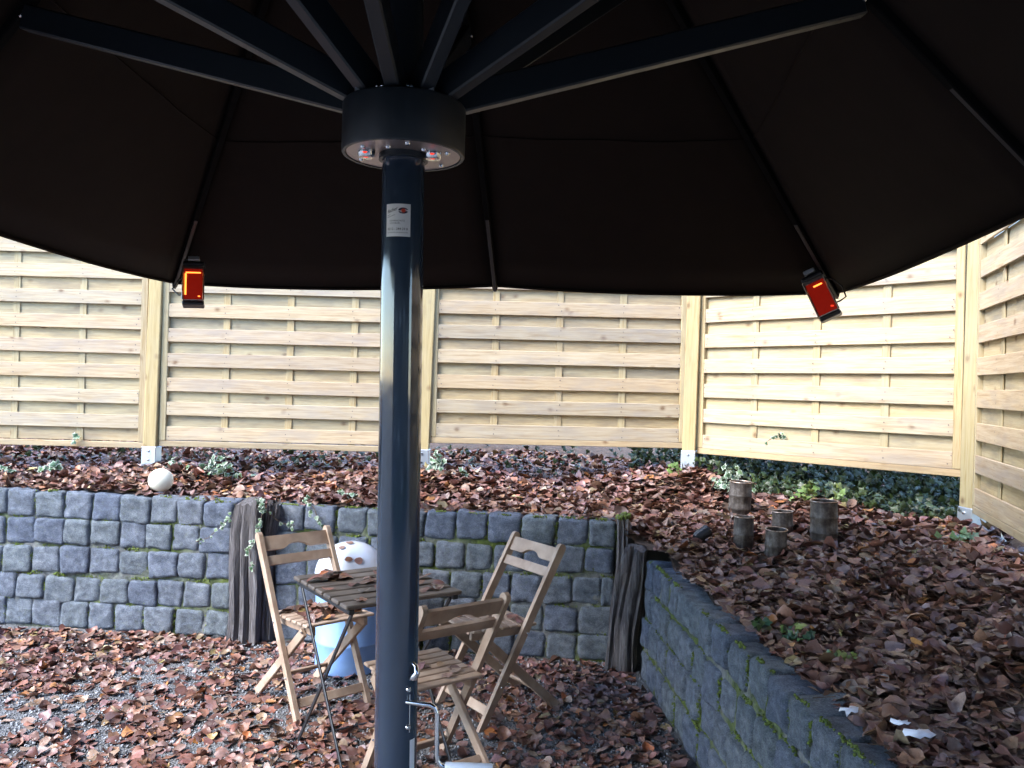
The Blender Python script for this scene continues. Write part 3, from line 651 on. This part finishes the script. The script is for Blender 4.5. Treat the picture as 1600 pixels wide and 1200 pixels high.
def flat_petal(label, x, y, z, s, seed, rz):
    r = random.Random(seed); bm = bmesh.new(); c = bm.verts.new((0, 0, .012 * s / .05)); ring = []
    n = 14
    for k in range(n):
        a = 2 * math.pi * k / n; rad = s * r.uniform(.6, 1.05) * (1 if abs(math.sin(a)) < .8 else .62); ring.append(bm.verts.new((rad * math.cos(a), rad * .62 * math.sin(a), r.uniform(-.004, .010))))
    for k in range(n): bm.faces.new((c, ring[k], ring[(k + 1) % n]))
    o = tag(link('paper_scrap', bm_mesh('paper_scrap', bm, True), 'petal'), label, 'scrap', 'white scraps on the right wall'); o.location = (x, y, z); o.rotation_euler = (R(14), R(-4), rz)
    m = o.modifiers.new('thick', 'SOLIDIFY'); m.thickness = .0012; return o
flat_petal('small white scrap on the wall top, leftmost of the three', .968, 2.312, .664, .036, 1, .2)
flat_petal('tiny narrow white scrap in the middle of the three on the wall top', 1.045, 2.18, .685, .026, 2, -.7)
flat_petal('largest white scrap, rightmost of the three on the wall top', 1.083, 2.156, .668, .045, 3, .1)

# ---------------------------------------------------------------- leaves
PAL = np.array([1, .98, .90]) * np.array([(.19, .085, .060), (.145, .066, .050), (.23, .115, .080), (.11, .050, .040), (.27, .18, .15), (.21, .125, .11), (.17, .10, .095), (.32, .13, .045), (.085, .042, .034), (.23, .15, .10), (.30, .22, .10), (.13, .065, .056)])
PW = np.array([14, 14, 10, 12, 6, 10, 10, 3, 9, 6, 1.0, 9]); PW = PW / PW.sum()
TT = np.array([0, .07, .24, .5, .76, .93, 1.0])
WW = np.array([[.03, .7, .48, 1.0, .5, .42, .03], [.03, .5, 1.0, .62, .85, .30, .02], [.03, .45, .88, 1.0, .72, .32, .03], [.04, .62, 1.0, .93, .6, .24, .02], [.03, .36, .74, 1.0, .9, .5, .04]])
NL = 35
def leaf_batch(n, smin, smax, curl=1.0):
    """n curled leaves: local verts (n, 35, 3), quads, colours (n, 35, 3)"""
    Ln = smin + (smax - smin) * rng.beta(1.6, 1.9, n) * rng.choice([1, 1, 1, 1.25], n); wd = Ln * rng.uniform(.28, .48, n); kind = rng.choice(5, n, p=[.05, .04, .30, .31, .30])
    W = WW[kind]; t = np.tile(TT, (n, 1)) + rng.normal(0, .018, (n, 7)); big = rng.uniform(0, 1, n); curl = curl * np.where(big < .65, .42, 1.05)
    cup = rng.normal(.22, .42, n) * curl; bend = rng.normal(.1, .55, n) * curl; tw = rng.normal(0, .4, n) * curl; asym = rng.normal(0, .22, n) * curl
    ph = rng.uniform(0, 6.28, (n, 1)); V = np.zeros((n, 7, 5, 3))
    jit = 1 + rng.normal(0, .075, (n, 7, 2)); side = rng.normal(0, .10, (n, 1)) * Ln[:, None]
    for j, u in enumerate((-1, -.55, 0, .55, 1)):
        ww = W * (jit[:, :, 0 if u < 0 else 1] if abs(u) == 1 else 1)
        y = u * ww * wd[:, None] + side * np.sin(np.pi * t); x = (t - .5) * Ln[:, None]
        z = bend[:, None] * (t - .5) ** 2 * Ln[:, None] * 1.5 + ((u * u) * cup[:, None] + u * np.abs(u) * asym[:, None]) * ww * wd[:, None] + tw[:, None] * (t - .5) * y * 1.6
        z = z + .035 * Ln[:, None] * np.abs(u) * np.sin(9 * t + ph + 2 * u)
        V[:, :, j] = np.stack([x, y, z], -1)
    cidx = rng.choice(len(PAL), n, p=PW); c = PAL[cidx] * rng.uniform(.75, 1.5, (n, 1)) * rng.normal(1, .06, (n, 3))
    C = np.repeat(c[:, None], 35, 1).reshape(n, 7, 5, 3); C[:, :, 2] *= .82
    C *= rng.uniform(.85, 1.15, (n, 7, 5, 1))
    b = np.arange(35).reshape(7, 5); F = np.concatenate([np.stack([b[:-1, k], b[1:, k], b[1:, k + 1], b[:-1, k + 1]], -1) for k in range(4)])
    return V.reshape(n, 35, 3), F, np.clip(C.reshape(n, 35, 3), .005, .8)
def rotm(n, tilt):
    a = rng.uniform(0, 2 * np.pi, n); b = rng.normal(0, tilt, n); c2 = rng.normal(0, tilt, n); o = np.ones(n); z = np.zeros(n)
    Rz = np.stack([np.cos(a), -np.sin(a), z, np.sin(a), np.cos(a), z, z, z, o], -1).reshape(n, 3, 3)
    Rx = np.stack([o, z, z, z, np.cos(b), -np.sin(b), z, np.sin(b), np.cos(b)], -1).reshape(n, 3, 3)
    Ry = np.stack([np.cos(c2), z, np.sin(c2), z, o, z, -np.sin(c2), z, np.cos(c2)], -1).reshape(n, 3, 3)
    return Rx @ Ry @ Rz
def leaf_field(name, parent, P, smin, smax, tilt, lift, nobj, curl=1.0):
    n = len(P); V, F, C = leaf_batch(n, smin, smax, curl); V = np.einsum('nij,nkj->nki', rotm(n, tilt), V)
    P = P.copy(); low = V[:, :, 2].min(1); P[:, 2] += -low * .55 + rng.uniform(-.004, lift, n)
    dist = np.linalg.norm(P - np.array([0, 0, 1.55]), axis=1); sz = np.ptp(V[:, :, :2], axis=1).max(1) / dist
    vis = (P[:, 1] > (3.45 if name == 'ground' else 2.35)) & (np.abs(P[:, 0] / P[:, 1]) < .6)
    order = np.argsort(-(sz * vis)); one = order[:nobj]; rest = order[nobj:]
    for i in one:
        o = link('leaf', np_mesh('leaf', V[i], [F], True, C[i]), 'leaf', parent); o.location = P[i]
    W = (V[rest] + P[rest][:, None]).reshape(-1, 3); FF = (F[None] + (np.arange(len(rest)) * NL)[:, None, None]).reshape(-1, 4)
    o = link('leaf_litter', np_mesh('leaf_litter', W, [FF], True, C[rest].reshape(-1, 3)), 'leaf', parent); tag(o, kind='stuff')
# terrace: thick bed of leaves
def terrace_pts(n, x0, x1, y0, y1):
    x = rng.uniform(x0, x1, n); y = rng.uniform(y0, y1, n); k = inside(x, y + .0); return np.stack([x, y, tz(x, y)], -1)[k]
P = np.concatenate([terrace_pts(21000, -4.6, 1.3, 4.6, 7.2), terrace_pts(15000, .8, 2.7, 1.5, 5.0), terrace_pts(2500, 1.2, 3.2, 4.5, 6.4)])
clr = np.ones(len(P), bool)
for (x, y) in ((1.405, 5.06), (1.262, 4.45), (1.525, 4.60), (1.385, 4.29), (1.665, 4.37)): clr &= np.hypot(P[:, 0] - x, P[:, 1] - y) > .075
leaf_field('terrace', terrace, P[clr], .04, .088, .23, .026, 150)
# gravel court: looser cover in drifts
n = 24000; x = rng.uniform(-4.4, .95, n); y = rng.uniform(1.6, 4.95, n)
dens = .58 + .32 * np.sin(2.3 * x + .6) * np.sin(2.9 * y + 1) + .20 * np.sin(6.1 * x - 3.7 * y) + .35 * (y > 4.45) + .35 * (x > -.1)
ok = (rng.uniform(0, 1, n) < dens) & (y < 4.88 - .13 * (x + 1.6)) & (x < .70 + .07 * (4.46 - y))
leaf_field('ground', ground, np.stack([x, y, np.zeros(n)], -1)[ok], .03, .074, .20, .010, 150)
# twigs and leaf stalks
TV = []; TF = []; 
for k in range(520):
    if k < 300: x, y = random.uniform(-4, 2.6), random.uniform(1.6, 6.2)
    else: x, y = random.uniform(.9, 2.4), random.uniform(2.0, 5.0)
    if not inside(np.array([x]), np.array([y]))[0]: continue
    z = float(tz(x, y)) + .028; a = random.uniform(0, 6.28); L = random.uniform(.04, .22); w = random.uniform(.0008, .0022); dz = random.uniform(-.01, .035)
    d_ = Vector((math.cos(a), math.sin(a), dz / L)); n_ = Vector((-math.sin(a), math.cos(a), 0)); p = Vector((x, y, z)); b0 = len(TV)
    for t, bend in ((0, 0), (.5, random.uniform(-.012, .012)), (1, 0)):
        c_ = p + d_ * L * (t - .5) + n_ * bend; TV += [c_ + n_ * w, c_ - n_ * w, c_ + Vector((0, 0, w * 1.6))]
    for q_ in (0, 3):
        for e1, e2 in ((0, 1), (1, 2), (2, 0)): TF.append((b0 + q_ + e1, b0 + q_ + e2, b0 + q_ + 3 + e2, b0 + q_ + 3 + e1))
tag(link('twigs', np_mesh('twigs', np.array(TV), [np.array(TF)]), 'stem', terrace), kind='stuff')
# grit
n = 22000; x = rng.uniform(-3.4, .75, n); y = rng.uniform(2.6, 4.85, n); r_ = rng.uniform(.003, .0085, n)
base = np.array([(1, 0, 0), (0, 1, 0), (-1, 0, 0), (0, -1, 0), (0, 0, 1), (0, 0, -1)], float); f8 = np.array([(0, 1, 4), (1, 2, 4), (2, 3, 4), (3, 0, 4), (1, 0, 5), (2, 1, 5), (3, 2, 5), (0, 3, 5)])
V = base[None] * rng.uniform(.6, 1.3, (n, 6, 1)) * r_[:, None, None]; V = np.einsum('nij,nkj->nki', rotm(n, 1.0), V); V[:, :, 0] += x[:, None]; V[:, :, 1] += y[:, None]; V[:, :, 2] += .004
gcol = np.repeat((np.array([.17, .175, .185]) * rng.uniform(.45, 1.9, (n, 1)))[:, None], 6, 1).reshape(-1, 3)
tag(link('grit', np_mesh('grit', V.reshape(-1, 3), [(f8[None] + (np.arange(n) * 6)[:, None, None]).reshape(-1, 3)], False, gcol), 'pebble', ground), kind='stuff')
# leaves lying on furniture: things of their own
def loose_leaves(n, fn, label, group, smin=.05, smax=.09, tilt=.22, curl=.8, sz=1.0):
    V, F, C = leaf_batch(n, smin, smax, curl); V = np.einsum('nij,nkj->nki', rotm(n, tilt), V)
    for i in range(n):
        o = tag(link('fallen_leaf', np_mesh('fallen_leaf', V[i], [F], True, C[i]), 'leaf'), label, 'leaf', group); p = Vector(fn(i)); p.z += -V[i][:, 2].min() * .8; o.location = p
def on(root_loc, rz, xr, yr, z):
    def fn(i):
        a, b = random.uniform(*xr), random.uniform(*yr); zz = z(a) if callable(z) else z
        return (root_loc[0] + a * math.cos(rz) - b * math.sin(rz), root_loc[1] + a * math.sin(rz) + b * math.cos(rz), zz)
    return fn
loose_leaves(44, on((-.543, 3.435), math.atan2(.57, .82), (-.22, .22), (-.25, .25), .713), 'brown fallen leaf lying on the slatted table top', 'leaves on the table', .04, .075, .16, .7)
seatz = lambda a: .438 + (a + .075) * .039
loose_leaves(44, on((-.93, 4.0), math.atan2(-.74, .67), (-.05, .22), (-.14, .14), seatz), 'brown fallen leaf lying on the seat of the left chair', 'leaves on the left chair', .04, .075, .35)
loose_leaves(22, on((-.029, 3.968), math.atan2(-.58, -.81), (-.05, .2), (-.14, .14), seatz), 'brown fallen leaf lying on the seat of the right chair', 'leaves on the right chair', .035, .065)
loose_leaves(16, on((-.272, 3.20), math.atan2(.8, -.6), (-.05, .2), (-.13, .13), lambda a: seatz(a) * .955 + .001), 'brown fallen leaf lying on the seat of the nearest chair', 'leaves on the nearest chair', .035, .06, .15)
for k, (az, el) in enumerate(((-112, 62), (-84, 38), (-66, 36), (-92, 78))):
    d = Vector((math.cos(R(az)) * math.cos(R(el)), math.sin(R(az)) * math.cos(R(el)), math.sin(R(el))))
    V, F, C = leaf_batch(1, .035, .05, .1); o = tag(link('fallen_leaf', np_mesh('fallen_leaf', V[0], [F], True, C[0]), 'leaf'), 'small brown leaf stuck to the white drum lid', 'leaf', 'leaves on the drum lid')
    o.location = Vector((-.842, 4.47, .50)) + Vector((d.x * .197, d.y * .197, d.z * .186)); o.rotation_euler = d.to_track_quat('Z', 'Y').to_euler()

# ---------------------------------------------------------------- ivy and weeds
def ivy_shape(n, smin, smax, varieg, cols):
    """fan leaves: centre + inner ring + outer ring of a five-lobed outline"""
    ang = np.radians([-90, -55, -25, 5, 38, 62, 90, 118, 142, 175, 205, 235]); rad = np.array([.25, .62, .5, .8, .55, .72, 1.0, .72, .55, .8, .5, .62])
    o = np.stack([np.cos(ang) * rad, np.sin(ang) * rad, -.12 * rad], -1); inn = o * .62; inn[:, 2] = .0; c = np.array([[0, 0, .04]])
    T = np.concatenate([c, inn, o]); k = len(ang)
    tri = np.array([(0, 1 + i, 1 + (i + 1) % k) for i in range(k)]); qd = np.array([(1 + i, 1 + k + i, 1 + k + (i + 1) % k, 1 + (i + 1) % k) for i in range(k)])
    s = rng.uniform(smin, smax, n) * .55; V = T[None] * s[:, None, None]; V[:, :, 2] += rng.normal(0, .06, (n, 25)) * s[:, None]
    cc = np.array(cols)[rng.integers(0, len(cols), n)] * rng.uniform(.7, 1.3, (n, 1)); C = np.repeat(cc[:, None], 25, 1)
    if varieg: C[:, 13:] = C[:, 13:] * .25 + np.array([.46, .50, .42]) * .85 * rng.uniform(.6, 1.25, (n, 1, 1))
    return V, tri, qd, C
GREEN = [(.045, .10, .045), (.06, .13, .06), (.035, .075, .035), (.08, .14, .05)]
DARK = [(.016, .034, .009), (.026, .048, .012), (.036, .06, .014)]
LIME = [(.14, .21, .05), (.10, .17, .04), (.2, .24, .06)]
def leafy_mesh(name, Pts, smin, smax, varieg, cols, tilt=.6, lean=None):
    n = len(Pts); V, tri, qd, C = ivy_shape(n, smin, smax, varieg, cols); Rm = rotm(n, tilt)
    tip = R(40); Rt = np.array([[1, 0, 0], [0, math.cos(tip), -math.sin(tip)], [0, math.sin(tip), math.cos(tip)]]) if lean is None else lean
    V = np.einsum('ij,nkj->nki', Rt, np.einsum('nij,nkj->nki', Rm, V)) + np.asarray(Pts)[:, None]
    off = (np.arange(n) * 25)[:, None, None]
    return np_mesh(name, V.reshape(-1, 3), [(tri[None] + off).reshape(-1, 3), (qd[None] + off).reshape(-1, 4)], True, np.clip(C, 0, 1).reshape(-1, 3))
def ivy_plant(label, x, y, w, d, h, n, varieg=True, cols=GREEN, smin=.045, smax=.075, name='ivy_plant', cat='ivy'):
    z0 = float(tz(x, y)); root = tag(empty(name, (x, y, z0)), label, cat, 'ivy and weeds along the fence')
    u = rng.normal(0, .42, (n, 2)); P = np.stack([u[:, 0] * w, u[:, 1] * d, np.abs(rng.normal(0, .5, n)) * h * np.exp(-(u ** 2).sum(1)) + .02], -1)
    link('leaves', leafy_mesh('leaves', P, smin, smax, varieg, cols), 'ivy', root)
    bm = bmesh.new()
    V = []; E_ = []
    for p in P[::2]:
        b0 = np.array([p[0] * .4, p[1] * .4, -.02]); V += [b0, b0 + [.004, 0, 0], p + [.002, 0, 0], p]; E_.append((len(V) - 4, len(V) - 3, len(V) - 2, len(V) - 1))
    link('stems', np_mesh('stems', np.array(V), [np.array(E_)]), 'stem', root); bm.free()
ivy_plant('bushy variegated ivy below the fence panel left of the umbrella pole', -1.98, 5.64, .15, .09, .13, 100)
ivy_plant('small ivy just right of the left fence post', -2.30, 5.66, .09, .06, .07, 22)
ivy_plant('low ivy below the far left fence panel', -3.10, 5.62, .09, .07, .09, 24)
ivy_plant('sparse ivy at the left edge of the picture', -3.42, 5.6, .10, .08, .06, 18)
ivy_plant('ivy climbing beside the umbrella pole at the hidden post', -.50, 5.66, .06, .06, .15, 40)
ivy_plant('tiny ivy tuft in the leaves right of the umbrella pole', -.30, 5.6, .05, .04, .06, 12)
ivy_plant('lime green weed beside the metal shoe where the fence bends', 1.13, 5.62, .05, .04, .07, 16, False, LIME)
ivy_plant('variegated ivy right of the metal shoe where the fence bends', 1.45, 5.46, .15, .08, .11, 100)
ivy_plant('lime green seedling behind the largest can', 1.80, 5.02, .07, .06, .15, 22, False, LIME, .04, .07, 'seedling', 'plant')
ivy_plant('pale seedling under the angled fence panel', 1.95, 4.92, .05, .05, .16, 14, False, LIME, .04, .065, 'seedling', 'plant')
ivy_plant('leafy green weed growing over the low right wall', 1.10, 3.12, .08, .12, .07, 24, False, LIME + GREEN, .035, .06, 'weed', 'plant')
ivy_plant('dark bramble leaves on top of the low right wall', 1.0, 3.2, .06, .06, .05, 12, False, DARK + GREEN, .05, .07, 'weed', 'plant')
ivy_plant('small yellow green weed at the foot of the low right wall top', 1.16, 2.82, .08, .08, .05, 14, False, LIME, .03, .05, 'weed', 'plant')
ivy_plant('ivy at the foot of the right fence panel', 2.25, 4.1, .10, .10, .08, 30, False, GREEN)
ivy_plant('green tuft on the wall top right of the tall sleeper', -.98, 5.02, .08, .04, .05, 20)
# dark ivy carpet below and behind the fence
n = 2900; t = rng.uniform(0, 1, n) ** .75; x = 1.25 + 1.35 * t + rng.normal(0, .02, n); off = np.abs(rng.normal(.0, .42, n)) - .02 - .10 * t; y = 5.80 - 1.28 * t + off * .75; x = x + off * .75
P = np.stack([x, y, tz(x, y) + .02 + np.abs(rng.normal(0, .05, n)) + np.clip(off, 0, 1) * .35], -1)
P2x = np.where(rng.uniform(0, 1, 3600) < .82, rng.uniform(.9, 3.2, 3600), rng.uniform(-4.6, .9, 3600)); P2y = 6.0 + np.abs(rng.normal(0, .38, 3600)) - np.clip(P2x - 1.2, 0, 2) * .55; P2 = np.stack([P2x, P2y, tz(P2x, P2y) + np.abs(rng.normal(0, .05, 3600)) + .55 * np.clip(P2y - 6.05 + np.clip(P2x - 1.2, 0, 2) * .55, 0, 2)], -1)
tag(link('ivy_carpet', leafy_mesh('ivy_carpet', np.concatenate([P, P2]), .035, .07, False, DARK, .7), 'ivy'), 'dark green ivy carpet growing under the fence', 'ivy', kind='stuff')
# ivy trailing over the tall sleeper
def vine(label, pts, n, smin=.025, smax=.04):
    root = tag(empty('ivy_vine', pts[0]), label, 'ivy', 'ivy trailing over the wall'); L = [Vector(p) - Vector(pts[0]) for p in pts]
    link('stem', tube_me('stem', L, .0022, 5), 'stem', root); Q = []
    for _ in range(n):
        k = random.randrange(len(L) - 1); p = L[k].lerp(L[k + 1], random.random()); Q.append((p.x + random.gauss(0, .012), p.y - .012 + random.gauss(0, .004), p.z + random.gauss(0, .01)))
    tip = R(80); link('leaves', leafy_mesh('leaves', np.array(Q), smin, smax, True, GREEN, .35, np.array([[1, 0, 0], [0, math.cos(tip), -math.sin(tip)], [0, math.sin(tip), math.cos(tip)]])), 'ivy', root)
vine('variegated ivy strand hanging down the tall weathered sleeper', [(-1.44, 4.82, .85), (-1.42, 4.785, .78), (-1.44, 4.78, .66), (-1.49, 4.785, .55), (-1.47, 4.785, .42)], 34)
vine('variegated ivy strand trailing over the stones left of the sleeper', [(-1.60, 4.82, .74), (-1.68, 4.875, .68), (-1.76, 4.88, .60), (-1.84, 4.885, .57)], 16, .02, .035)
vine('variegated ivy strand hanging over the stones right of the sleeper', [(-1.22, 4.95, .84), (-1.14, 4.86, .79), (-1.10, 4.845, .70), (-1.07, 4.845, .62)], 22)
vine('variegated ivy strand running along the wall top beside the sleeper', [(-1.42, 4.82, .78), (-1.33, 4.85, .70), (-1.25, 4.85, .69)], 14, .02, .035)
vine('ivy shoot poking through the angled fence panel', [(1.63, 5.50, 1.08), (1.645, 5.40, 1.20), (1.70, 5.33, 1.26), (1.74, 5.30, 1.27)], 10, .03, .05)
vine('ivy leaves pushing through the far left fence panel', [(-3.02, 5.80, 1.10), (-3.02, 5.765, 1.10), (-3.0, 5.76, 1.08)], 3, .05, .07)
